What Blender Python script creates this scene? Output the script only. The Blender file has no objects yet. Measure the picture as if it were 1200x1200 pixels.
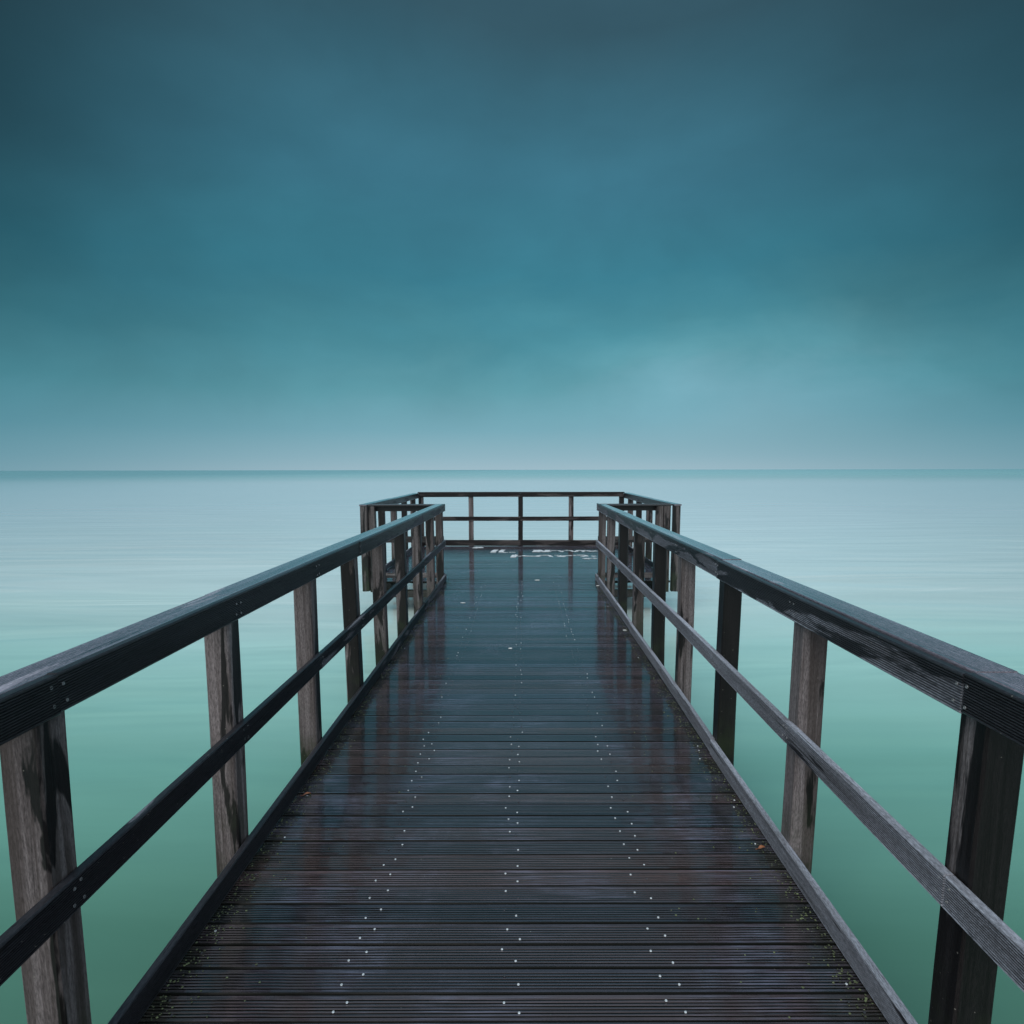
import bpy, math, random
from mathutils import Vector, Matrix
R = math.radians
random.seed(11)
sc = bpy.context.scene
COL = sc.collection

# ------------------------------------------------------------------ helpers
def lin(r, g, b):
    f = lambda c: (c/255/12.92) if c/255 <= .04045 else ((c/255+.055)/1.055)**2.4
    return (f(r), f(g), f(b), 1.0)

class MB:
    """collects polygons, links them as ONE mesh object"""
    def __init__(s): s.v = []; s.f = []; s.tint = []
    def poly(s, pts, t=.5):
        n = len(s.v); s.v += [tuple(p) for p in pts]; s.f.append(tuple(range(n, n+len(pts)))); s.tint.append(t)
    def box(s, x0, x1, y0, y1, z0, z1, t=.5):
        n = len(s.v)
        s.v += [(x0,y0,z0),(x1,y0,z0),(x1,y1,z0),(x0,y1,z0),(x0,y0,z1),(x1,y0,z1),(x1,y1,z1),(x0,y1,z1)]
        for q in ((0,3,2,1),(4,5,6,7),(0,1,5,4),(1,2,6,5),(2,3,7,6),(3,0,4,7)):
            s.f.append(tuple(n+i for i in q)); s.tint.append(t)
    def sweep(s, prof, stations, place, t=.5, groove=None):
        """prof: closed 2-D outline (a,b); stations: positions along; place(a,b,c)->xyz"""
        n = len(s.v); m = len(prof)
        for c in stations:
            s.v += [tuple(place(a, b, c)) for a, b in prof]
        for k in range(len(stations)-1):
            for i in range(m):
                j = (i+1) % m
                s.f.append((n+k*m+i, n+k*m+j, n+(k+1)*m+j, n+(k+1)*m+i)); s.tint.append(t+(10 if groove and groove(prof[i], prof[j]) else 0))
        s.f.append(tuple(n+i for i in reversed(range(m)))); s.tint.append(t)
        s.f.append(tuple(n+(len(stations)-1)*m+i for i in range(m))); s.tint.append(t)
    def build(s, name, mat, parent=None, loc=None, smooth=False):
        me = bpy.data.meshes.new(name)
        if loc is not None:
            s.v = [(a-loc[0], b-loc[1], c-loc[2]) for a, b, c in s.v]
        me.from_pydata(s.v, [], s.f); me.update()
        at = me.attributes.new('tint', 'FLOAT', 'FACE'); at.data.foreach_set('value', s.tint)
        import bmesh
        bm = bmesh.new(); bm.from_mesh(me); bmesh.ops.recalc_face_normals(bm, faces=bm.faces); bm.to_mesh(me); bm.free()
        if smooth:
            for p in me.polygons: p.use_smooth = True
        me.materials.append(mat)
        o = bpy.data.objects.new(name, me); COL.objects.link(o)
        if loc is not None: o.location = loc
        if parent is not None: o.parent = parent
        return o

def empty(name, loc=(0,0,0)):
    o = bpy.data.objects.new(name, None); COL.objects.link(o); o.location = loc; o.empty_display_size = .2
    return o
def tag(o, label=None, cat=None, group=None, kind=None):
    if label: o['label'] = label
    if cat: o['category'] = cat
    if group: o['group'] = group
    if kind: o['kind'] = kind
    return o
def par(o, root):            # parent, keeping world coordinates of an unrotated root
    o.parent = root; o.location = Vector(o.location) - Vector(root.location)
    return o

# ------------------------------------------------------------------ node helpers
class NT:
    def __init__(s, tree): s.t = tree; s.n = tree.nodes; s.l = tree.links
    def node(s, typ, **kw):
        n = s.n.new(typ)
        for k, v in kw.items(): setattr(n, k, v)
        return n
    def link(s, a, b): s.l.new(a, b)
    def put(s, sock, v):
        if hasattr(v, 'is_output') or hasattr(v, 'links'): s.l.new(v, sock)
        else: sock.default_value = v
    def math(s, op, a, b=None, c=None, clamp=False):
        n = s.node('ShaderNodeMath', operation=op, use_clamp=clamp)
        s.put(n.inputs[0], a)
        if b is not None: s.put(n.inputs[1], b)
        if c is not None: s.put(n.inputs[2], c)
        return n.outputs[0]
    def mix(s, fac, a, b, blend='MIX'):
        n = s.node('ShaderNodeMix', data_type='RGBA', blend_type=blend)
        s.put(n.inputs[0], fac); s.put(n.inputs[6], a); s.put(n.inputs[7], b)
        return n.outputs[2]
    def mixf(s, fac, a, b):
        n = s.node('ShaderNodeMix', data_type='FLOAT')
        s.put(n.inputs[0], fac); s.put(n.inputs[2], a); s.put(n.inputs[3], b)
        return n.outputs[0]
    def ramp(s, fac, stops, interp='LINEAR'):
        n = s.node('ShaderNodeValToRGB'); n.color_ramp.interpolation = interp
        e = n.color_ramp.elements
        while len(e) < len(stops): e.new(.5)
        for i, (p, c) in enumerate(stops):
            e[i].position = p; e[i].color = c if not isinstance(c, (int, float)) else (c, c, c, 1)
        s.put(n.inputs[0], fac)
        return n.outputs[0]
    def noise(s, vec, scale, detail=3, rough=.5, dist=0., out='Fac'):
        n = s.node('ShaderNodeTexNoise')
        s.put(n.inputs['Vector'], vec); n.inputs['Scale'].default_value = scale
        n.inputs['Detail'].default_value = detail; n.inputs['Roughness'].default_value = rough
        n.inputs['Distortion'].default_value = dist
        return n.outputs[out]
    def mapping(s, vec, scale=(1,1,1), loc=(0,0,0)):
        n = s.node('ShaderNodeMapping'); s.put(n.inputs['Vector'], vec)
        n.inputs['Scale'].default_value = scale; n.inputs['Location'].default_value = loc
        return n.outputs[0]
    def range(s, v, a, b, c=0., d=1., smooth=True):
        n = s.node('ShaderNodeMapRange'); n.interpolation_type = 'SMOOTHSTEP' if smooth else 'LINEAR'
        s.put(n.inputs[0], v)
        for i, x in enumerate((a, b, c, d)): n.inputs[1+i].default_value = x
        return n.outputs[0]

def newmat(name):
    m = bpy.data.materials.new(name); m.use_nodes = True
    nt = NT(m.node_tree); b = nt.n['Principled BSDF']
    return m, nt, b

def wood(name, grain, dark, light, wetdark=.24, algae=0., rough_dry=.72, rough_wet=.2, bump=.25, stain=.25, coat=0.):
    """weathered timber; obj.color R = how wet, G = tone; dark wet patches with drying edges"""
    m, nt, b = newmat(name)
    tc = nt.node('ShaderNodeTexCoord').outputs['Object']
    oi = nt.node('ShaderNodeObjectInfo')
    off = nt.node('ShaderNodeVectorMath', operation='ADD'); nt.link(tc, off.inputs[0])
    cmb = nt.node('ShaderNodeCombineXYZ')
    for i, k in enumerate((37., 19., 53.)): nt.link(nt.math('MULTIPLY', oi.outputs['Random'], k), cmb.inputs[i])
    nt.link(cmb.outputs[0], off.inputs[1]); v = off.outputs[0]
    sep = nt.node('ShaderNodeSeparateColor'); nt.link(oi.outputs['Color'], sep.inputs[0])
    wet_in, tone = sep.outputs[0], sep.outputs[1]
    def st(long, cross):
        s = [cross]*3; s['XYZ'.index(grain)] = long; return tuple(s)
    fine = nt.noise(nt.mapping(v, st(4., 190.)), 1., 5, .68)
    med = nt.noise(nt.mapping(v, st(1.1, 26.)), 1., 4, .6, .6)
    big = nt.noise(nt.mapping(v, st(.9, 6.)), 1., 3, .5, .3)
    g = nt.math('ADD', nt.math('MULTIPLY', fine, .35), nt.math('ADD', nt.math('MULTIPLY', med, .4), nt.math('MULTIPLY', big, .25)))
    base = nt.ramp(g, [(.36, dark), (.5, tuple((dark[i]+light[i])/2 for i in range(3))+(1,)), (.64, light)])
    base = nt.mix(1., base, nt.range(tone, 0, 1, .42, 1.35, False), 'MULTIPLY')
    pit = nt.noise(nt.mapping(v, st(60., 260.)), 1., 4, .7)
    base = nt.mix(1., base, nt.range(pit, .32, .62, .45, 1.25, False), 'MULTIPLY')
    crack = nt.noise(nt.mapping(v, st(1.3, 75.)), 1., 5, .7, .4)
    base = nt.mix(nt.range(crack, .60, .66, 0., .8), base, (.012, .010, .010, 1))
    band = nt.noise(nt.mapping(v, st(.45, 17.)), 1., 4, .6, .8)
    base = nt.mix(nt.range(band, .46, .60, 0., stain), base, (.030, .022, .019, 1))
    # wet patches
    wn = nt.noise(nt.mapping(v, st(1.6, 11.)), 1., 5, .55, .5)
    wn2 = nt.math('ADD', wn, nt.math('MULTIPLY', nt.math('SUBTRACT', fine, .5), .05))
    szl = nt.node('ShaderNodeSeparateXYZ'); nt.link(tc, szl.inputs[0])
    wn2 = nt.math('ADD', wn2, nt.math('MULTIPLY', sep.outputs[2], nt.range(szl.outputs[2], .045, .095)))
    thr = nt.math('SUBTRACT', 1.0, wet_in)
    thr = nt.mixf(thr, .25, .75)
    wet = nt.range(nt.math('SUBTRACT', wn2, thr), -.012, .03)
    col = nt.mix(wet, base, nt.mix(1., base, (wetdark, wetdark*.97, wetdark*1.0, 1), 'MULTIPLY'))
    gro = nt.math('GREATER_THAN', nt.node('ShaderNodeAttribute', attribute_name='tint').outputs['Fac'], 5.)
    col = nt.mix(nt.math('MULTIPLY', gro, .62), col, (.010, .010, .011, 1))
    # pale specks and lichen
    vo = nt.node('ShaderNodeTexVoronoi'); nt.link(v, vo.inputs['Vector']); vo.inputs['Scale'].default_value = 42.
    sp = nt.math('LESS_THAN', vo.outputs['Distance'], nt.math('MULTIPLY', nt.noise(v, 9., 2), .16))
    sel = nt.node('ShaderNodeSeparateColor'); nt.link(vo.outputs['Color'], sel.inputs[0])
    sp = nt.math('MULTIPLY', sp, nt.math('GREATER_THAN', sel.outputs[0], .72))
    col = nt.mix(nt.math('MULTIPLY', sp, .55), col, (.24, .23, .2, 1))
    if algae:
        geo = nt.node('ShaderNodeNewGeometry'); sx = nt.node('ShaderNodeSeparateXYZ'); nt.link(geo.outputs['Position'], sx.inputs[0])
        a = nt.math('MULTIPLY', nt.range(sx.outputs[2], .42, -.12), nt.range(nt.noise(v, 7., 4, .6), .4, .7))
        col = nt.mix(nt.math('MULTIPLY', a, algae), col, (.020, .030, .012, 1))
    nt.link(col, b.inputs['Base Color'])
    nt.link(nt.mixf(wet, rough_dry, nt.range(fine, .3, .7, rough_wet, rough_wet+.2, False)), b.inputs['Roughness'])
    bp = nt.node('ShaderNodeBump'); bp.inputs['Strength'].default_value = bump; bp.inputs['Distance'].default_value = .004
    nt.link(nt.math('SUBTRACT', nt.math('ADD', g, nt.math('MULTIPLY', pit, .5)), nt.range(crack, .58, .66, 0., .8)), bp.inputs['Height']); nt.link(bp.outputs[0], b.inputs['Normal'])
    b.inputs['IOR'].default_value = 1.4
    if coat:
        b.inputs['Coat Weight'].default_value = coat; b.inputs['Coat Roughness'].default_value = .09; b.inputs['Coat IOR'].default_value = 1.55
    return m

M = {}
D1, L1 = (.060, .048, .044, 1), (.30, .275, .275, 1)
M['post'] = wood('weathered_post_timber', 'Z', (.070,.054,.053,1), (.33,.295,.30,1), wetdark=.075, algae=.8, rough_wet=.32, stain=.72)
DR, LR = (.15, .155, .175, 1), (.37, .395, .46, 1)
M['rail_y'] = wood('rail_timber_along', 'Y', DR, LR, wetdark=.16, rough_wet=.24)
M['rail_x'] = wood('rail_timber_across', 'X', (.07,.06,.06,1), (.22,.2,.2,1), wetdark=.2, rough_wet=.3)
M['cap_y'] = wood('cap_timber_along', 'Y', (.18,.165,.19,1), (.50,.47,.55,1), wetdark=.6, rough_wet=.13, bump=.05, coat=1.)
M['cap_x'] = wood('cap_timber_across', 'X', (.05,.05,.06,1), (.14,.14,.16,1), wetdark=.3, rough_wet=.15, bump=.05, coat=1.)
M['beam_y'] = wood('beam_timber_along', 'Y', (.05,.045,.04,1), (.16,.15,.14,1), algae=.6)
M['beam_x'] = wood('beam_timber_across', 'X', (.05,.045,.04,1), (.16,.15,.14,1), algae=.6)

# decking: soaked hardwood
def deck_material():
    m, nt, b = newmat('soaked_decking')
    tc = nt.node('ShaderNodeTexCoord').outputs['Object']
    raw = nt.node('ShaderNodeAttribute', attribute_name='tint').outputs['Fac']
    gro = nt.math('GREATER_THAN', raw, 5.); at = nt.math('SUBTRACT', raw, nt.math('MULTIPLY', gro, 10.))
    cmb = nt.node('ShaderNodeCombineXYZ'); nt.link(nt.math('MULTIPLY', at, 91.), cmb.inputs[0]); nt.link(nt.math('MULTIPLY', at, 13.), cmb.inputs[2])
    add = nt.node('ShaderNodeVectorMath', operation='ADD'); nt.link(tc, add.inputs[0]); nt.link(cmb.outputs[0], add.inputs[1]); v = add.outputs[0]
    fine = nt.noise(nt.mapping(v, (4., 150., 60.)), 1., 4, .6)
    med = nt.noise(nt.mapping(v, (1.3, 22., 10.)), 1., 4, .6, .4)
    patch = nt.noise(nt.mapping(tc, (1.4, 1.0, 1.)), 1.3, 4, .6, .4)
    c1 = nt.ramp(at, [(0., (.022,.021,.026,1)), (.35, (.034,.026,.028,1)), (.6, (.052,.035,.033,1)), (.8, (.082,.048,.041,1)), (1., (.034,.030,.034,1))])
    g = nt.math('ADD', nt.math('MULTIPLY', fine, .5), nt.math('MULTIPLY', med, .5))
    col = nt.mix(1., c1, nt.range(g, .3, .7, .35, 1.9, False), 'MULTIPLY')
    # grey wear film where the boards dry a little, plus painted sky sheen
    worn_sheen = nt.math('MULTIPLY', nt.range(patch, .45, .7), nt.range(fine, .4, .65))
    gp = nt.node('ShaderNodeNewGeometry'); sq = nt.node('ShaderNodeSeparateXYZ'); nt.link(gp.outputs['Position'], sq.inputs[0]); sy_ = sq.outputs[1]   # sky sheen painted into the colour, stronger towards the lake end
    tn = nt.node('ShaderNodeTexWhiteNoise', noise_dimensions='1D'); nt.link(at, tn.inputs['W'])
    worn_sheen = nt.math('MULTIPLY', nt.math('ADD', nt.range(nt.math('ADD', sy_, 0.), 2.2, 8., .08, .85), worn_sheen), nt.range(tn.outputs['Value'], 0., 1., .25, 1.15, False))
    col = nt.mix(nt.math('MULTIPLY', worn_sheen, .7), col, (.225, .235, .34, 1))
    # green scum close to the kerbs
    geo = nt.node('ShaderNodeNewGeometry'); sx = nt.node('ShaderNodeSeparateXYZ'); nt.link(geo.outputs['Position'], sx.inputs[0])
    edge = nt.math('ABSOLUTE', nt.math('ADD', sx.outputs[0], .03))
    nar = nt.math('LESS_THAN', sx.outputs[1], 8.6)
    e = nt.math('MULTIPLY', nt.range(edge, .74, 1.02), nt.range(nt.noise(tc, 6., 5, .65), .38, .62))
    col = nt.mix(nt.math('MULTIPLY', nt.math('MULTIPLY', e, nar), .7), col, (.014, .022, .012, 1))
    # pale dots of dirt
    vo = nt.node('ShaderNodeTexVoronoi'); nt.link(nt.mapping(tc, (1, 1, 0)), vo.inputs['Vector']); vo.inputs['Scale'].default_value = 38.
    sel = nt.node('ShaderNodeSeparateColor'); nt.link(vo.outputs['Color'], sel.inputs[0])
    sp = nt.math('MULTIPLY', nt.math('LESS_THAN', vo.outputs['Distance'], nt.math('MULTIPLY', sel.outputs[1], .085)),
                 nt.math('GREATER_THAN', nt.math('ADD', sel.outputs[0], nt.math('MULTIPLY', nt.noise(tc, 2.5, 2), .5)), 1.08))
    col = nt.mix(nt.math('MULTIPLY', sp, .6), col, (.3, .31, .29, 1))
    col = nt.mix(nt.math('MULTIPLY', gro, .85), col, (.006, .006, .006, 1))
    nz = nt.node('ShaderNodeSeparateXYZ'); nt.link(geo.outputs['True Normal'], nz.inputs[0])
    col = nt.mix(nt.range(nz.outputs[2], .85, .6), col, (.008, .009, .008, 1))          # shade of the board gaps painted dark on the sawn edges
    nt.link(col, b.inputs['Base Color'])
    nt.link(nt.range(nz.outputs[2], .75, .95), b.inputs['Coat Weight']); b.inputs['Coat IOR'].default_value = 1.9
    nt.link(nt.range(nz.outputs[2], .6, .9, .05, .5), b.inputs['Specular IOR Level'])
    film = nt.noise(nt.mapping(v, (2.2, 14., 10.)), 1., 4, .6)
    nt.link(nt.range(film, .35, .7, .03, .12, False), b.inputs['Coat Roughness'])
    cb = nt.node('ShaderNodeBump'); cb.inputs['Strength'].default_value = .02; cb.inputs['Distance'].default_value = .003
    nt.link(nt.noise(nt.mapping(v, (12., 60., 20.)), 1., 3), cb.inputs['Height']); nt.link(cb.outputs[0], b.inputs['Coat Normal'])
    rr = nt.math('ADD', nt.range(patch, .35, .7, .10, .24, False), nt.math('MULTIPLY', fine, .10))
    nt.link(rr, b.inputs['Roughness'])
    bp = nt.node('ShaderNodeBump'); bp.inputs['Strength'].default_value = .16; bp.inputs['Distance'].default_value = .003
    nt.link(nt.math('ADD', g, nt.math('MULTIPLY', nt.noise(nt.mapping(v, (9., 30., 10.)), 1., 3), .8)), bp.inputs['Height']); nt.link(bp.outputs[0], b.inputs['Normal'])
    b.inputs['IOR'].default_value = 1.42
    return m
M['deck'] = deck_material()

def plain(name, col, rough=.5, metal=0., var=.25, scale=60.):
    m, nt, b = newmat(name)
    tc = nt.node('ShaderNodeTexCoord').outputs['Object']
    n = nt.noise(tc, scale, 3)
    nt.link(nt.mix(1., col, nt.range(n, .3, .7, 1-var, 1+var, False), 'MULTIPLY'), b.inputs['Base Color'])
    b.inputs['Roughness'].default_value = rough; b.inputs['Metallic'].default_value = metal
    return m
M['steel'] = plain('stainless_screw_steel', (.62,.67,.70,1), .4, .0, .5, 90.)
M['dull'] = plain('tarnished_screw_steel', (.07,.075,.085,1), .4, .3)
M['rail_screw'] = plain('dull_screw_steel', (.22,.23,.24,1), .4, .5)
M['chalk'] = plain('white_marker_paint', (.62,.67,.70,1), .6, 0., .35, 30.)
M['drop'] = plain('dried_droppings', (.78,.80,.78,1), .7, 0., .15, 200.)
M['leaf'] = plain('orange_brown_leaf', (.32,.13,.06,1), .45, 0., .45, 90.)
M['leaf2'] = plain('dull_brown_leaf', (.28,.10,.04,1), .45, 0., .45, 90.)
M['litter'] = plain('moss_crumbs', (.085,.105,.050,1), .7, 0., .9, 60.)

# ------------------------------------------------------------------ dimensions (metres; deck top z = 0)
PITCH, BW = .096, .0915
XL, XR = -1.050, .990            # inner faces of the walkway kerbs and rails
T = .025                         # board thickness
PW = .092                        # post width
RT = 1.045                       # rail top
PL, PR = -2.050, 1.975           # inner faces of the platform rails
Y0, YP, YF = -1.4, 8.665, 12.60  # walkway start, platform near edge, far rail face
WATER = -.45

# ------------------------------------------------------------------ pier deck
pier = empty('pier_deck', (0, 4, 0))
tag(pier, 'long wet dark brown ribbed plank walkway widening into a platform over the lake', 'pier')
def plank_profile(w, dep=.0042):       # grooves stand fuller of rain water towards the lake end
    pts = [(0, -.026), (w, -.026), (w, -.004), (w-.003, 0)]
    n = 6; m0 = .012; p = (w-2*m0)/n
    for k in range(n-1, -1, -1):
        a = m0 + k*p
        pts += [(a+p*.95, -.0002), (a+p*.60, -.0001), (a+p*.54, -.12*dep), (a+p*.50, -dep), (a+p*.18, -dep), (a+p*.13, -.12*dep)]
    pts += [(.003, 0), (0, -.004)]
    return pts
mb = MB(); planks = []
y = Y0
rp = random.Random(5)
while y < YF-.01:
    x0, x1 = (XL-T, XR+T) if y+BW < YP else (PL-T+.002, PR+T-.002)
    wetk = max(.22, min(1., 1-(y-2.2)/4.5))
    prof = plank_profile(BW, .0042*wetk)
    dz, tx, ty = rp.gauss(0, .0008)*max(.35, wetk), rp.gauss(0, .006)*max(.5, wetk), rp.gauss(0, .0004)
    yj, sk = rp.gauss(0, .0012), rp.gauss(0, .0009)
    ph, am = rp.uniform(0, 6), rp.uniform(.0002, .0008)
    t = rp.random()
    def place(a, b, c, y=y, dz=dz, tx=tx, ty=ty, yj=yj, sk=sk, ph=ph, am=am):
        return (c, y+yj+sk*c+a, min(b+dz,.003)+tx*(a-BW/2)+ty*c+am*math.sin(ph+c*2.1))
    n = 9
    mb.sweep(prof, [x0+rp.uniform(-.006,.0)+(x1-x0)*i/n if i in (0,) else x0+(x1-x0)*i/n for i in range(n+1)], place, t, lambda p, q: -.02 < p[1]+q[1] < -.0042*wetk*1.05 and .004 < p[0] < BW-.004)
    planks.append(y); y += PITCH
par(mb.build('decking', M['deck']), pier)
for x, y0, y1 in [(XL+.02, Y0, YP-.02), (-.52, Y0, YF), (-.04, Y0, YF), (.43, Y0, YF), (XR-.07, Y0, YP-.02), (PL+.15, YP+.08, YF), (PR-.2, YP+.08, YF), (-1.2, YP+.08, YF), (1.15, YP+.08, YF)]:
    b_ = MB(); b_.box(x, x+.06, y0, y1, -.165, -.032); par(b_.build('joist', M['beam_y']), pier)
for x0, x1, yy, z0, z1 in [(PL+.02, PR-.12, YP-.03, -.235, -.140), (-1., .95, 5.0, -.32, -.168), (-1., .95, 2.0, -.32, -.168), (-1.8, 1.7, 12.0, -.32, -.168), (-1.8, 1.7, 10.2, -.32, -.168)]:
    b_ = MB(); b_.box(x0, x1, yy, yy+.09, z0, z1)
    o = par(b_.build('cross_beam', M['beam_x']), pier)
for x, yy in [(-.8,2.045),(.75,2.045),(-.8,5.045),(.75,5.045),(-.8,10.245),(.75,10.245),(-.8,12.045),(.75,12.045)]:
    b_ = MB(); m_ = 16
    b_.sweep([(.11*math.cos(i*2*math.pi/m_), .11*math.sin(i*2*math.pi/m_)) for i in range(m_)], [-2.5, -1, -.322], lambda a, b, c, x=x, yy=yy: (x+a, yy+b, c))
    par(b_.build('pile', M['post']), pier)

# screws
def screw_mesh(r=.0052, h=.0016):
    b = MB(); m_ = 10
    P = lambda rr, z: [(rr*math.cos(i*2*math.pi/m_), rr*math.sin(i*2*math.pi/m_), z) for i in range(m_)]
    rings = [P(r, 0), P(r*.93, h), P(r*.42, h*.9), P(r*.30, h*.1)]
    return rings
def add_screw(mb, x, y, z, rings):
    n = len(mb.v); m_ = len(rings[0])
    for rg in rings: mb.v += [(x+a, y+b, z+c) for a, b, c in rg]
    for k in range(len(rings)-1):
        for i in range(m_):
            j = (i+1) % m_
            mb.f.append((n+k*m_+i, n+k*m_+j, n+(k+1)*m_+j, n+(k+1)*m_+i)); mb.tint.append(.5)
    mb.f.append(tuple(n+(len(rings)-1)*m_+i for i in range(m_))); mb.tint.append(.5)
rings = screw_mesh(.0038)
spots = []
rs = random.Random(9)
for py in planks:
    if py > YP-.1: break
    for (xa, xb) in [(-.497, -.541), (-.062, -.019), (.404, .460), (-1.008, -.985), (.93, .955)]:
        w_ = .006*math.sin(py*1.7+xa*3)
        spots.append((xa+w_+rs.gauss(0,.006), py+.064+rs.gauss(0,.005), xa))
        spots.append((xb+w_+rs.gauss(0,.006), py+.026+rs.gauss(0,.005), xb))
vis = [s for s in spots if s[1] > 1.42 and rs.random() > (.62 if abs(s[2]) > .9 else .04)]
bright = lambda s: rs.random() < (.93 if s[1] < 2.2 else max(.22, .93-.36*(s[1]-2.2))) * (.5 if abs(s[2]) > .9 else 1.)
vis.sort(key=lambda s: s[1])
sm = MB(); add_screw(sm, 0, 0, 0, rings)
first = sm.build('screw', M['steel']); first.parent = pier
sm2 = MB(); add_screw(sm2, 0, 0, 0, rings); dullm = sm2.build('screw', M['dull']); dull_mesh = dullm.data; bpy.data.objects.remove(dullm)
for i, s in enumerate(vis[:100]):
    o = first if i == 0 else first.copy()
    if i: COL.objects.link(o); o.parent = pier
    o.location = (s[0], s[1]-4, .0006)
    if i and not bright(s): o.data = dull_mesh
rest = MB(); nb = 0
br = [s for s in vis[100:] if bright(s)]; du = [s for s in vis[100:] if s not in br]
for s in br: add_screw(rest, s[0], s[1], .0006, rings)
nb = len(rest.f)
for s in du: add_screw(rest, s[0], s[1], .0006, rings)
o = par(rest.build('screws', M['steel']), pier); tag(o, kind='stuff')
o.data.materials.append(M['dull'])
for p in o.data.polygons[nb:]: p.material_index = 1

# ------------------------------------------------------------------ railings
def ribbed(h, t, n, inset=.006, depth=.0042):
    """board outline: a = thickness (0 = ribbed face), b = height"""
    pts = [(t-.002, 0), (t, .002), (t, h-.003), (t-.003, h), (.003, h), (0, h-.003)]
    p = (h-2*inset)/n
    for k in range(n-1, -1, -1):
        a = inset+k*p
        pts += [(0, a+p*.85), (depth, a+p*.72), (depth, a+p*.30), (0, a+p*.15)]
    pts += [(0, .003), (.003, 0)]
    return pts
FACE = ribbed(.094, T, 13); MIDB = ribbed(.084, T, 12)
def flat_ribbed(w, t, n):
    pts = [(0, 0), (w, 0), (w, t-.003), (w-.003, t)]
    p = (w-.016)/n
    for k in range(n-1, -1, -1):
        a = .008+k*p
        pts += [(a+p*.9, t), (a+p*.75, t-.0007), (a+p*.25, t-.0007), (a+p*.1, t)]
    pts += [(.003, t), (0, t-.003)]
    return pts
CAPP = flat_ribbed(.096, .021, 9)
rr = random.Random(21)

def board(root, name, axis, side, face, c0, c1, z0, prof, mat, wet=.6, tone=.5, jit=.0024, label=None, damp=0.):
    """a length of board. axis 'Y': runs along y, face = x of its visible face, side = +1 when thickness goes to +x"""
    a0, p0 = rr.uniform(0, 6), rr.uniform(.8, 1.6)
    dz = rr.gauss(0, jit*.6); do = rr.gauss(0, jit*.6)
    n = max(2, int(abs(c1-c0)/.3)); st = [c0+(c1-c0)*i/n for i in range(n+1)]
    b = MB()
    def pl(a, h, c):
        w = jit*math.sin(a0+c*p0)
        if axis == 'Y': return (face+side*(a+do)+w, c, z0+h+dz+w)
        return (c, face+side*(a+do)+w, z0+h+dz+w)
    b.sweep(prof, st, pl, groove=(lambda p, q: p[0]+q[0] > .0035 and abs(p[0]) < .006 and abs(q[0]) < .006) if prof is not CAPP else None)
    mid = ((face, (c0+c1)/2, z0) if axis == 'Y' else ((c0+c1)/2, face, z0))
    o = b.build(name, mat, loc=mid); par(o, root)
    o.color = (wet, tone, .20 if (name == 'top_rail') else damp, 1)
    if label: o['label'] = label
    return o

def post(root, x0, y0, z0=-.16, z1=RT-.022, w=PW, d=PW, wet=.4, tone=.5, lean=0., ragged=False, label=None):
    b = MB(); c = .006
    pr = [(c, 0), (w-c, 0), (w, c), (w, d-c), (w-c, d), (c, d), (0, d-c), (0, c)]
    zs = [z0+(z1-z0)*i/8 for i in range(9)]
    ph = rr.uniform(0, 6); am = rr.uniform(.0005, .0018)
    def pl(a, b_, z):
        k = 1-am*8*abs(z-.5)
        dzz = (rr.uniform(-.012, .012) if (ragged and z == z0) else 0)
        return (x0+a+lean*(z-.5)+am*math.sin(ph+z*5), y0+b_+am*math.cos(ph+z*4), z+dzz)
    b.sweep(pr, zs, pl)
    o = b.build('post', M['post'], loc=(x0+w/2, y0+d/2, z0)); par(o, root)
    o.color = (wet, tone, 0, 1)
    if label: o['label'] = label
    return o

SG = 'timber railings round the pier'
rail_rings = screw_mesh(.0046, .0014)
def rail_screws(root, pts, axis, side):
    """pts: (x,y,z) on the visible face; the head sticks out opposite to side"""
    base = MB(); add_screw(base, 0, 0, 0, rail_rings); o0 = base.build('screw', M['rail_screw'])
    rot = (0, -side*math.pi/2, 0) if axis == 'Y' else (side*math.pi/2, 0, 0)
    for i, p in enumerate(pts):
        o = o0 if i == 0 else o0.copy()
        if i: COL.objects.link(o)
        o.parent = root; o.location = Vector(p)-Vector(root.location); o.rotation_euler = rot

YB = [-.40, .52, 1.44, 2.36, 3.28, 4.15, 4.97, 5.86, 6.78, 7.72, 8.60]     # back faces of the posts
def seg(c0, c1, joints):
    js = [c0]+[j for j in joints if c0 < j < c1]+[c1]
    return [(js[i]+(.0015 if i else 0), js[i+1]-(.0015 if i < len(js)-2 else 0)) for i in range(len(js)-1)]
J = lambda *k: [YB[i+1]-PW/2 for i in k]      # joint at the middle of the k-th visible post

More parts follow.
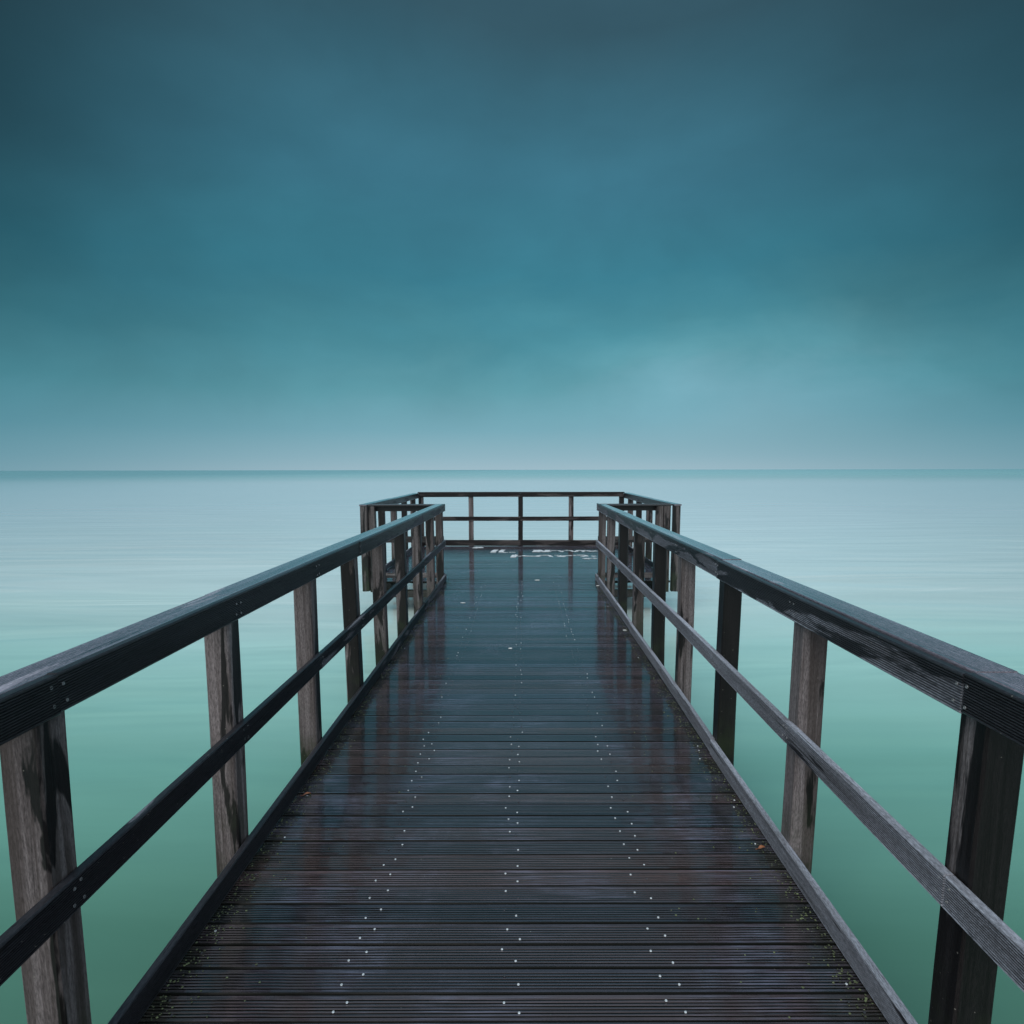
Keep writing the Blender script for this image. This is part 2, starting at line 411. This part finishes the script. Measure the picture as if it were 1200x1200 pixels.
# (wet, tone, lean) per post, from far behind the camera to the platform
LP = [(.3,.5,0),(.3,.5,0),(.46,.26,.012),(.34,.44,.012),(.45,.30,.004),(.66,.36,-.012),(.40,.06,-.012),(.72,.15,-.010),(.45,.08,0),(.45,.12,.004),(.42,.05,0)]
RP = [(.3,.5,0),(.3,.5,0),(.80,.34,.014),(.30,.42,.010),(.95,.1,.006),(.40,.28,.0),(.95,.05,-.006),(.40,.10,-.006),(.95,.05,-.004),(.42,.10,0),(.42,.08,0)]
def walkway_railing(side, label, posts, topj, capj, midj, kerbj, wets, tones):
    """side -1 = left, +1 = right"""
    face = XL if side < 0 else XR
    root = empty('railing', (face+side*.07, 4, 0)); tag(root, label, 'railing', SG)
    for yb, (wt, tn, ln) in zip(YB, posts):
        x0 = face+side*(T+.001) if side > 0 else face-T-.001-PW
        post(root, x0, yb-PW, wet=wt, tone=tn, lean=ln)
    def run(name, z0, prof, js, w, t_, mat='rail_y', c1=YP-.002, off=0.):
        for k, (a, b) in enumerate(seg(Y0, c1, js)):
            board(root, name, 'Y', side, face+side*off, a, b, z0, prof, M[mat], wet=w[k % len(w)], tone=t_[k % len(t_)])
    run('top_rail', RT-.095, FACE, topj, wets['top'], tones['top'])
    run('mid_rail', .472, MIDB, midj, wets['mid'], tones['mid'])
    run('kerb_board', .006, ribbed(.080, T, 12), kerbj, wets['kerb'], tones['kerb'])
    run('cap_board', RT-.0215, CAPP, capj, [.75,.85,.7,.8], [.5,.6,.4,.55], 'cap_y', c1=8.545, off=T+.002)
    pts = []
    for yb in YB[2:]:
        yc = yb-PW/2
        for z in (RT-.03, RT-.07, .495, .535):
            for dy in (-.018, .018):
                pts.append((face-side*.0005, yc+dy+rr.gauss(0,.003), z+rr.gauss(0,.003)))
    rail_screws(root, pts, 'Y', side)
    return root
walkway_railing(-1, 'dark wet railing along the left edge of the plank walkway', LP, J(1,4,7), J(2,5), J(3,7), J(4,7),
    dict(top=[.9,.85,.62,.5], mid=[.85,.70,.5], kerb=[.9,.7,.5]), dict(top=[.25,.35,.3,.3], mid=[.3,.3,.3], kerb=[.3,.3,.3]))
walkway_railing(+1, 'greyer drying railing along the right edge of the plank walkway', RP, J(1,3,7), J(1,3,7), J(1,2,5,7), J(3,6),
    dict(top=[.62,.50,.36,.4], mid=[.25,.22,.2,.25,.25], kerb=[.22,.18,.2]), dict(top=[.45,.6,.6,.6], mid=[.9,.85,.9,.75,.8], kerb=[.75,.8,.8]))

def side_railing(side, ys, label):
    face = PL if side < 0 else PR
    root = empty('railing', (face+side*.07, 10.6, 0)); tag(root, label, 'railing', SG)
    for i, yc in enumerate(ys):
        x0 = face+side*(T+.001) if side > 0 else face-T-.001-PW
        post(root, x0, yc-PW/2, z0=(-.13 if i == 0 else -.16), wet=[.5,.6,.4,.7,.45,.5][i], tone=.04, ragged=(i == 0))
    for name, z0, prof, js in (('top_rail', RT-.095, FACE, [10.4]), ('mid_rail', .472, MIDB, [11.3]), ('kerb_board', .006, ribbed(.080, T, 12), [10.4])):
        for a, b in seg(YP+T+.002, YF-.002, js):
            board(root, name, 'Y', side, face, a, b, z0, prof, M['rail_y'], wet=.6, tone=.35)
    for a, b in seg(8.49, YF+T+PW+.004, [10.4]):
        board(root, 'cap_board', 'Y', side, face+side*(T+.002), a, b, RT-.0215, CAPP, M['cap_y'], wet=.8, tone=.4)
side_railing(-1, [8.545, 9.6, 10.5, 11.45, 12.35], 'railing on the far left side of the platform running out to the lake corner')
side_railing(+1, [8.545, 9.5, 10.36, 11.3, 12.2], 'railing on the far right side of the platform running out to the lake corner')

def return_railing(side, xs, label):
    a_, b_ = (PL+.002, XL-T-.002) if side < 0 else (XR+T+.002, PR-.002)
    root = empty('railing', ((a_+b_)/2, YP-.05, 0)); tag(root, label, 'railing', SG)
    for i, x in enumerate(xs):
        post(root, x, YP-T-PW-.002, z0=-.145, wet=[.5,.4][i], tone=.04, ragged=True)
    board(root, 'top_rail', 'X', -1, YP, a_, b_, RT-.095, FACE, M['rail_x'], wet=.75, tone=.2)
    board(root, 'mid_rail', 'X', -1, YP, a_, b_, .520, MIDB, M['rail_x'], wet=.6, tone=.3)
    board(root, 'kerb_board', 'X', -1, YP, a_, b_, .036, ribbed(.07, T, 11), M['rail_x'], wet=.6, tone=.3)
    c0, c1 = (PL-T-.0, XL-T-.003) if side < 0 else (XR+T+.003, PR+T)
    board(root, 'cap_board', 'X', -1, YP-T-.002, c0, c1, RT-.0215, CAPP, M['cap_x'], wet=.9, tone=.3)
return_railing(-1, [-2.072], 'short dark railing where the platform widens, beside the end of the left railing')
return_railing(+1, [1.882, 1.785], 'short dark railing where the platform widens, beside the end of the right railing')

root = empty('railing', (-.04, YF+.07, 0)); tag(root, 'railing across the far end of the platform facing the open lake', 'railing', SG)
for x, w_, t_ in [(-2.06,.5,.3),(-1.075,.35,.35),(-.095,.95,.15),(.905,.35,.35),(1.90,.6,.25)]:
    post(root, x, YF+T+.001, wet=w_, tone=t_)
for a, b in seg(PL, PR, [-.05]):
    board(root, 'top_rail', 'X', 1, YF, a, b, RT-.075, FACE, M['rail_x'], wet=.55, tone=.45)
    board(root, 'mid_rail', 'X', 1, YF, a, b, .500, MIDB, M['rail_x'], wet=.5, tone=.5)
    board(root, 'kerb_board', 'X', 1, YF, a, b, .002, ribbed(.118, T, 12), M['rail_x'], wet=.6, tone=.4)
board(root, 'cap_board', 'X', 1, YF+T+.002, PL-T+.003, PR+T-.003, RT, CAPP, M['cap_x'], wet=.9, tone=.3)

# ------------------------------------------------------------------ writing on the platform boards
def on_board(y):
    k = (y-Y0) % PITCH
    return .004 < k < BW-.004
def chalk(strokes, name, label, z=.0042):
    b = MB(); rc = random.Random(3)
    for pts, w in strokes:
        for (xa, ya), (xb, yb) in zip(pts[:-1], pts[1:]):
            L = math.hypot(xb-xa, yb-ya); n = max(1, int(L/.010))
            dx, dy = (xb-xa)/L, (yb-ya)/L
            for i in range(n):
                t0, t1 = i/n, (i+1.15)/n
                ym = ya+(yb-ya)*(t0+t1)/2
                if not on_board(ym) or rc.random() < .12: continue
                ww = w*rc.uniform(.75, 1.1)/2
                p0 = (xa+(xb-xa)*t0, ya+(yb-ya)*t0); p1 = (xa+(xb-xa)*t1, ya+(yb-ya)*t1)
                zz = z+rc.uniform(0, .0003)
                q = [(p0[0]-dy*ww, p0[1]+dx*ww), (p1[0]-dy*ww, p1[1]+dx*ww), (p1[0]+dy*ww, p1[1]-dx*ww), (p0[0]+dy*ww, p0[1]-dx*ww)]
                top = [(a, c, zz) for a, c in q]; bot = [(a, c, zz-.0015) for a, c in q]
                b.poly(top)
                for k in range(4): b.poly([bot[k], bot[(k+1)%4], top[(k+1)%4], top[k]])
    o = b.build(name, M['chalk']); tag(o, label, 'writing')
    return o
def G(px, py):        # surveyed spots on the boards, as (x, y) in metres
    zc = 1.5*750/.9916/(py-550.5)
    return ((px-613)*zc/750, (zc-1.5*.1295)/.9916)
def S(*p, w=.05): return ([G(*q) for q in p], w)
row1 = [S((556,642.4),(561,641.2),(564,642.2), w=.12), S((577.5,647.6),(579,645.5),(582,644.4), w=.10), S((587,647.4),(587.6,645.6),(590,644.4), w=.09), S((586.5,646.8),(590,646.6), w=.14),
        S((589,647.5),(604,647.3), w=.05), S((628,647),(630,644.8),(632,645), w=.14), S((632,645),(636,646.6),(640,646.9),(642,644.8), w=.10), S((640,646.4),(645,646.0), w=.14), S((645,645.2),(655,645.4),(658,646.8),(660,645.8), w=.05),
        S((661,645.3),(668,645.2),(672,646.6),(675,646.6),(677,645.2),(682,645.4),(684,646.8), w=.06), S((684,645.3),(690,645.9),(693,646.3),(699,645.8), w=.08), S((690,646.2),(693,646.0), w=.13)]
row2 = [S((601,653.4),(602.4,651.5),(604,650.4),(607,650.3), w=.10), S((604,651.8),(613,652.0), w=.04), S((613,652),(617,651.4), w=.13), S((617,651.8),(629,652.0),(632,651.2), w=.07), S((628,652.3),(631,651.8), w=.12),
        S((632,650.9),(643,650.8),(646,652.6),(648,652.4), w=.06), S((650,650.9),(657,651.2), w=.05), S((657,652.6),(659.5,651.6), w=.14), S((659,651.8),(670,651.2),(678,650.7),(686,651.0),(688,652.2), w=.06), S((672,652.8),(680,652.9),(687,651.9), w=.05),
        S((694,652.2),(698,651.9), w=.09), S((685,654.4),(688,655.2),(692,654.4), w=.09), S((695,654.8),(698,654.4), w=.10)]
chalk(row1, 'painted_writing', 'upper line of loose white hand painted letters on the platform boards')
chalk(row2, 'painted_writing', 'lower line of loose white hand painted letters on the platform boards')

# ------------------------------------------------------------------ droppings, leaves, crumbs
def splat(x, y, z, r, label, ax=1.5):
    b = MB(); n = 12; rd = random.Random(int((x+9)*999+y*77))
    ring = [(x+r*ax*rd.uniform(.6,1.15)*math.cos(i*2*math.pi/n), y+r*rd.uniform(.6,1.15)*math.sin(i*2*math.pi/n), z) for i in range(n)]
    inner = [(x+(p[0]-x)*.5, y+(p[1]-y)*.5, z+.003) for p in ring]
    for i in range(n): b.poly([ring[i], ring[(i+1)%n], inner[(i+1)%n], inner[i]])
    b.poly(inner)
    o = b.build('bird_dropping', M['drop']); tag(o, label, 'bird dropping', 'bird droppings on the pier')
splat(XL-.012, 3.46, .0875, .011, 'white dropping on top of the left kerb board, between the walkway posts')
for px, py, r, lb in [(542.6,706.5,.022,'white spot on the wet boards close to the end of the left railing'),
                      (598,760,.014,'small white spot alone in the middle of the walkway beyond the bright screw rows'),
                      (732,739,.016,'white spot on the boards close to the right kerb'),
                      (630,680,.030,'white spot in the middle of the deck between the two railing ends'),
                      (738,641.6,.085,'wide white spot on the platform boards seen through the right railing')]:
    g = G(px, py); splat(g[0], g[1], .003, r, lb)
splat(XR-.02, 8.2, .004, .022, 'white spot at the foot of the right kerb near the railing end', 1.)

def leaf(x, y, z, L, W, rot, mat, label):
    b = MB(); n = 8; rows = []
    for i in range(n+1):
        t = i/n; w = W*math.sin(math.pi*t)**.8*(1-.25*t)+.0004
        zz = .006*math.sin(math.pi*t)+.004*t
        rows.append([(L*(t-.5), -w, zz+.004), (L*(t-.5), 0, zz), (L*(t-.5), w, zz+.004)])
    for i in range(n):
        for k in range(2): b.poly([rows[i][k], rows[i+1][k], rows[i+1][k+1], rows[i][k+1]])
    b.box(-L*.5-.012, -L*.5+.002, -.0007, .0007, .003, .0045)
    o = b.build('leaf', mat, smooth=True); o.location = (x, y, z); o.rotation_euler = (.1, .05, rot)
    tag(o, label, 'leaf')
leaf(.945, 2.37, .004, .032, .009, .3, M['leaf'], 'bright orange fallen leaf lying on the deck by the right kerb')
leaf(-1.005, 2.80, .004, .036, .008, .5, M['leaf2'], 'narrow rust coloured fallen leaf lying on the deck by the left kerb')

b = MB(); rl = random.Random(4)
for i in range(3800):
    y = .9+7.6*rl.random()**1.6
    s_ = rl.choice((-1, 1)); d = abs(rl.gauss(0, .042))+.002
    if rl.random() < .12: d = rl.uniform(0, .5)
    x = (XL+d) if s_ < 0 else (XR-d)
    if not on_board(y): continue
    r = rl.uniform(.0012, .0050); h = r*rl.uniform(.3, .9); a = rl.uniform(0, 6)
    q = [(x+r*math.cos(a+k*1.57)*rl.uniform(.6,1.3), y+r*math.sin(a+k*1.57)*rl.uniform(.6,1.3), .001) for k in range(4)]
    ap = (x, y, .001+h)
    for k in range(4): b.poly([q[k], q[(k+1)%4], ap])
o = b.build('leaf_litter', M['litter']); tag(o, 'green brown moss crumbs scattered on the boards along the kerbs', 'leaf litter', kind='stuff')

# ------------------------------------------------------------------ water
def water():
    m, nt, bs = newmat('milky_lake_water')
    geo = nt.node('ShaderNodeNewGeometry'); P = geo.outputs['Position']
    sx = nt.node('ShaderNodeSeparateXYZ'); nt.link(P, sx.inputs[0]); X, Y = sx.outputs[0], sx.outputs[1]
    rad = nt.math('SQRT', nt.math('ADD', nt.math('POWER', X, 2.), nt.math('POWER', Y, 2.)))
    n0 = nt.noise(nt.mapping(P, (.10, .22, 1)), 1., 4, .55)
    # milky water; view-angle falloff and sky reflection painted in, green near, pale farther out
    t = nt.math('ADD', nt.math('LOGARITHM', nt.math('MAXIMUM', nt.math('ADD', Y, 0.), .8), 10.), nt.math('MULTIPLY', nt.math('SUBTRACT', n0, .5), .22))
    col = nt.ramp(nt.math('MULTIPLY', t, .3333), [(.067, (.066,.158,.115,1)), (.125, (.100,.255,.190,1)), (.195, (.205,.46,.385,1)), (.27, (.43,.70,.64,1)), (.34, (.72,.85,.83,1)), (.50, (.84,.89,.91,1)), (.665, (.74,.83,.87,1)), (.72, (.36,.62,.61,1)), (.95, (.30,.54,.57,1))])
    far_left = nt.math('MULTIPLY', nt.range(X, -25., -150.), nt.range(Y, 30., 95.))
    col = nt.mix(nt.math('MULTIPLY', far_left, .75), col, (.20, .40, .43, 1))      # darker sky reflection painted in far out on the left
    streak = nt.noise(nt.mapping(P, (.16, 1.3, 1)), 1., 5, .6, .6)
    col = nt.mix(1., col, nt.range(streak, .3, .7, .93, 1.07, False), 'MULTIPLY')
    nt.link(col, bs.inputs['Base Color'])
    far = nt.range(nt.math('ADD', Y, nt.math('MULTIPLY', nt.math('SUBTRACT', nt.noise(nt.mapping(P, (.004, .02, 1)), 1., 3), .5), 110.)), 70., 330.)
    nt.link(nt.mixf(far, .06, .20), bs.inputs['Roughness'])
    bs.inputs['IOR'].default_value = 1.38
    w1 = nt.noise(nt.mapping(P, (.20, .85, 1)), 1., 2, .5, 1.2)
    w2 = nt.noise(nt.mapping(P, (.07, .30, 1)), 1., 2, .5, .9)
    hgt = nt.math('ADD', nt.math('MULTIPLY', w1, .4), w2)
    bp = nt.node('ShaderNodeBump'); bp.inputs['Distance'].default_value = .16
    nt.link(nt.mixf(nt.range(rad, 9., 40.), .42, .05), bp.inputs['Strength'])
    nt.link(hgt, bp.inputs['Height']); nt.link(bp.outputs[0], bs.inputs['Normal'])
    return m
b = MB()
ring = [0, 20, 80, 300, 1500, 6000, 20000]
n = 48
for k in range(1, len(ring)):
    for i in range(n):
        a0, a1 = i*2*math.pi/n, (i+1)*2*math.pi/n
        c = lambda r, a: (r*math.cos(a), r*math.sin(a), WATER)
        if k == 1: b.poly([(0,0,WATER), c(ring[1],a0), c(ring[1],a1)])
        else: b.poly([c(ring[k-1],a0), c(ring[k],a0), c(ring[k],a1), c(ring[k-1],a1)])
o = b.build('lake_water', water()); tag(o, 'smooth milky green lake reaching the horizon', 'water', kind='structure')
for p in o.data.polygons:
    if p.normal.z < 0: p.flip()

# ------------------------------------------------------------------ sky
world = bpy.data.worlds.new('World'); sc.world = world; world.use_nodes = True
nt = NT(world.node_tree)
bg = nt.n['Background']
SUN_EL, SUN_AZ = 38., 205.       # soft light from behind and to the left of the camera (degrees clockwise from +Y)
sky = nt.node('ShaderNodeTexSky', sky_type='NISHITA', sun_disc=False)
sky.sun_elevation = R(SUN_EL); sky.sun_rotation = R(SUN_AZ)
tc = nt.node('ShaderNodeTexCoord').outputs['Generated']
sp = nt.node('ShaderNodeSeparateXYZ'); nt.link(tc, sp.inputs[0]); DX, DY, DZ = sp.outputs
warp = nt.noise(nt.mapping(tc, (1.2, 1.2, 3.2), (3.1, .4, .2)), 1.6, 4, .5, .3)
warp2 = nt.noise(nt.mapping(tc, (1.5, 1.5, 3.0), (7.1, 2.4, 1.2)), 2.0, 4, .5, .4)
z = nt.math('ADD', DZ, nt.math('MULTIPLY', nt.math('MULTIPLY', nt.math('SUBTRACT', warp, .5), .16), nt.range(DZ, .02, .3)))
z = nt.math('ADD', z, nt.math('MULTIPLY', nt.math('MULTIPLY', nt.math('SUBTRACT', warp2, .5), .035), nt.range(DZ, .02, .2)))
ax = nt.math('DIVIDE', DX, nt.math('MAXIMUM', nt.math('ABSOLUTE', DY), .05))
g1 = nt.math('MULTIPLY', nt.math('SUBTRACT', 1., nt.range(nt.math('ABSOLUTE', nt.math('SUBTRACT', ax, .38)), .0, .42)), nt.range(DZ, .02, .12))
z = nt.math('SUBTRACT', z, nt.math('MULTIPLY', nt.math('MULTIPLY', g1, .042), nt.range(DZ, .5, .2)))
w3 = nt.noise(nt.mapping(tc, (1.6, 1.6, 3.6), (1.3, 5.2, 2.6)), 2.6, 7, .56, .35)
m3 = nt.math('MULTIPLY', nt.math('MULTIPLY', nt.range(DZ, .06, .16), nt.range(DZ, .46, .26)), nt.range(ax, -.55, .35, .35, 1.))
z = nt.math('ADD', z, nt.math('MULTIPLY', nt.math('MULTIPLY', nt.math('SUBTRACT', w3, .5), .15), m3))
base = nt.ramp(z, [(.0, lin(158,187,200)), (.02, lin(143,180,194)), (.06, lin(118,168,183)), (.12, lin(94,155,168)), (.19, lin(74,140,155)), (.27, lin(61,130,149)),
                   (.40, lin(60,117,137)), (.55, lin(54,88,102)), (.75, lin(62,92,108)), (1.0, lin(120,140,150))])
# lens vignette painted into the sky, darker to both sides
side = nt.range(nt.math('ABSOLUTE', nt.math('SUBTRACT', ax, .02)), .08, 1.0, 0., 1.)
sd = nt.math('MULTIPLY', side, nt.range(DZ, .0, .40, .26, .66))
front = nt.range(DY, .15, .5)
sf = nt.math('MULTIPLY', side, front)
tint = nt.mix(nt.range(DZ, .04, .42), (.50, .68, .71, 1), (.29, .26, .25, 1))
tint = nt.mix(sf, (1, 1, 1, 1), tint)
lum = 1.
cl = nt.math('MULTIPLY', nt.range(warp2, .3, .7, .90, 1.10, False), nt.range(nt.noise(nt.mapping(tc, (1.3, 1.3, 2.), (4., 2., 9.)), 2.4, 6, .55, .3), .3, .7, .91, 1.09, False))
lum = nt.mixf(nt.range(DZ, .02, .12), 1., cl)
back = nt.mixf(nt.range(DZ, .62, .9), nt.range(DY, .40, -.3, 1., 5.4), 4.2)  # sky brightened overhead and behind the camera, out of view, to light the pier
lum = nt.math('MULTIPLY', lum, nt.mixf(nt.range(DZ, 0., .15), 1., back))
grey = nt.mix(nt.range(DY, .3, -.3, 0., .9), base, (.185, .19, .205, 1))
cmbL = nt.node('ShaderNodeCombineXYZ')
clouds = nt.mix(1., grey, nt.mix(1., (10., 10., 10., 1), nt.mix(1., tint, lum, 'MULTIPLY'), 'MULTIPLY'), 'MULTIPLY')
for n_ in nt.n:
    if n_.bl_idname == 'ShaderNodeMix': n_.clamp_result = False; n_.clamp_factor = True
out = nt.mix(.02, clouds, sky.outputs[0])
nt.link(out, bg.inputs['Color']); bg.inputs['Strength'].default_value = .1

sun = bpy.data.lights.new('sun', 'SUN'); sun.energy = 1.4; sun.angle = R(35); sun.color = (1., .95, .88)
so = bpy.data.objects.new('sun', sun); COL.objects.link(so)
az, el = R(SUN_AZ), R(SUN_EL)
d = Vector((math.sin(az)*math.cos(el), math.cos(az)*math.cos(el), math.sin(el)))
so.rotation_euler = d.to_track_quat('Z', 'Y').to_euler(); so.location = (-6, -6, 12)

# ------------------------------------------------------------------ camera
cam = bpy.data.cameras.new('camera'); co = bpy.data.objects.new('camera', cam); COL.objects.link(co)
cam.sensor_width = 36; cam.lens = 36*750/1200
cam.shift_x = -13/1200; cam.shift_y = 48/1200
cam.clip_start = .05; cam.clip_end = 40000
pitch = math.atan(97.5/750)
co.location = (0, 0, 1.5)
co.rotation_euler = (Matrix.Rotation(math.pi/2-pitch, 3, 'X') @ Matrix.Rotation(-.0017, 3, 'Z')).to_euler()
sc.camera = co

vs = sc.view_settings
sc.display_settings.display_device = 'sRGB'
vs.view_transform = 'Standard'; vs.look = 'None'; vs.exposure = 0; vs.gamma = 1; vs.use_curve_mapping = False
sc.render.engine = 'CYCLES'
sc.cycles.max_bounces = 6
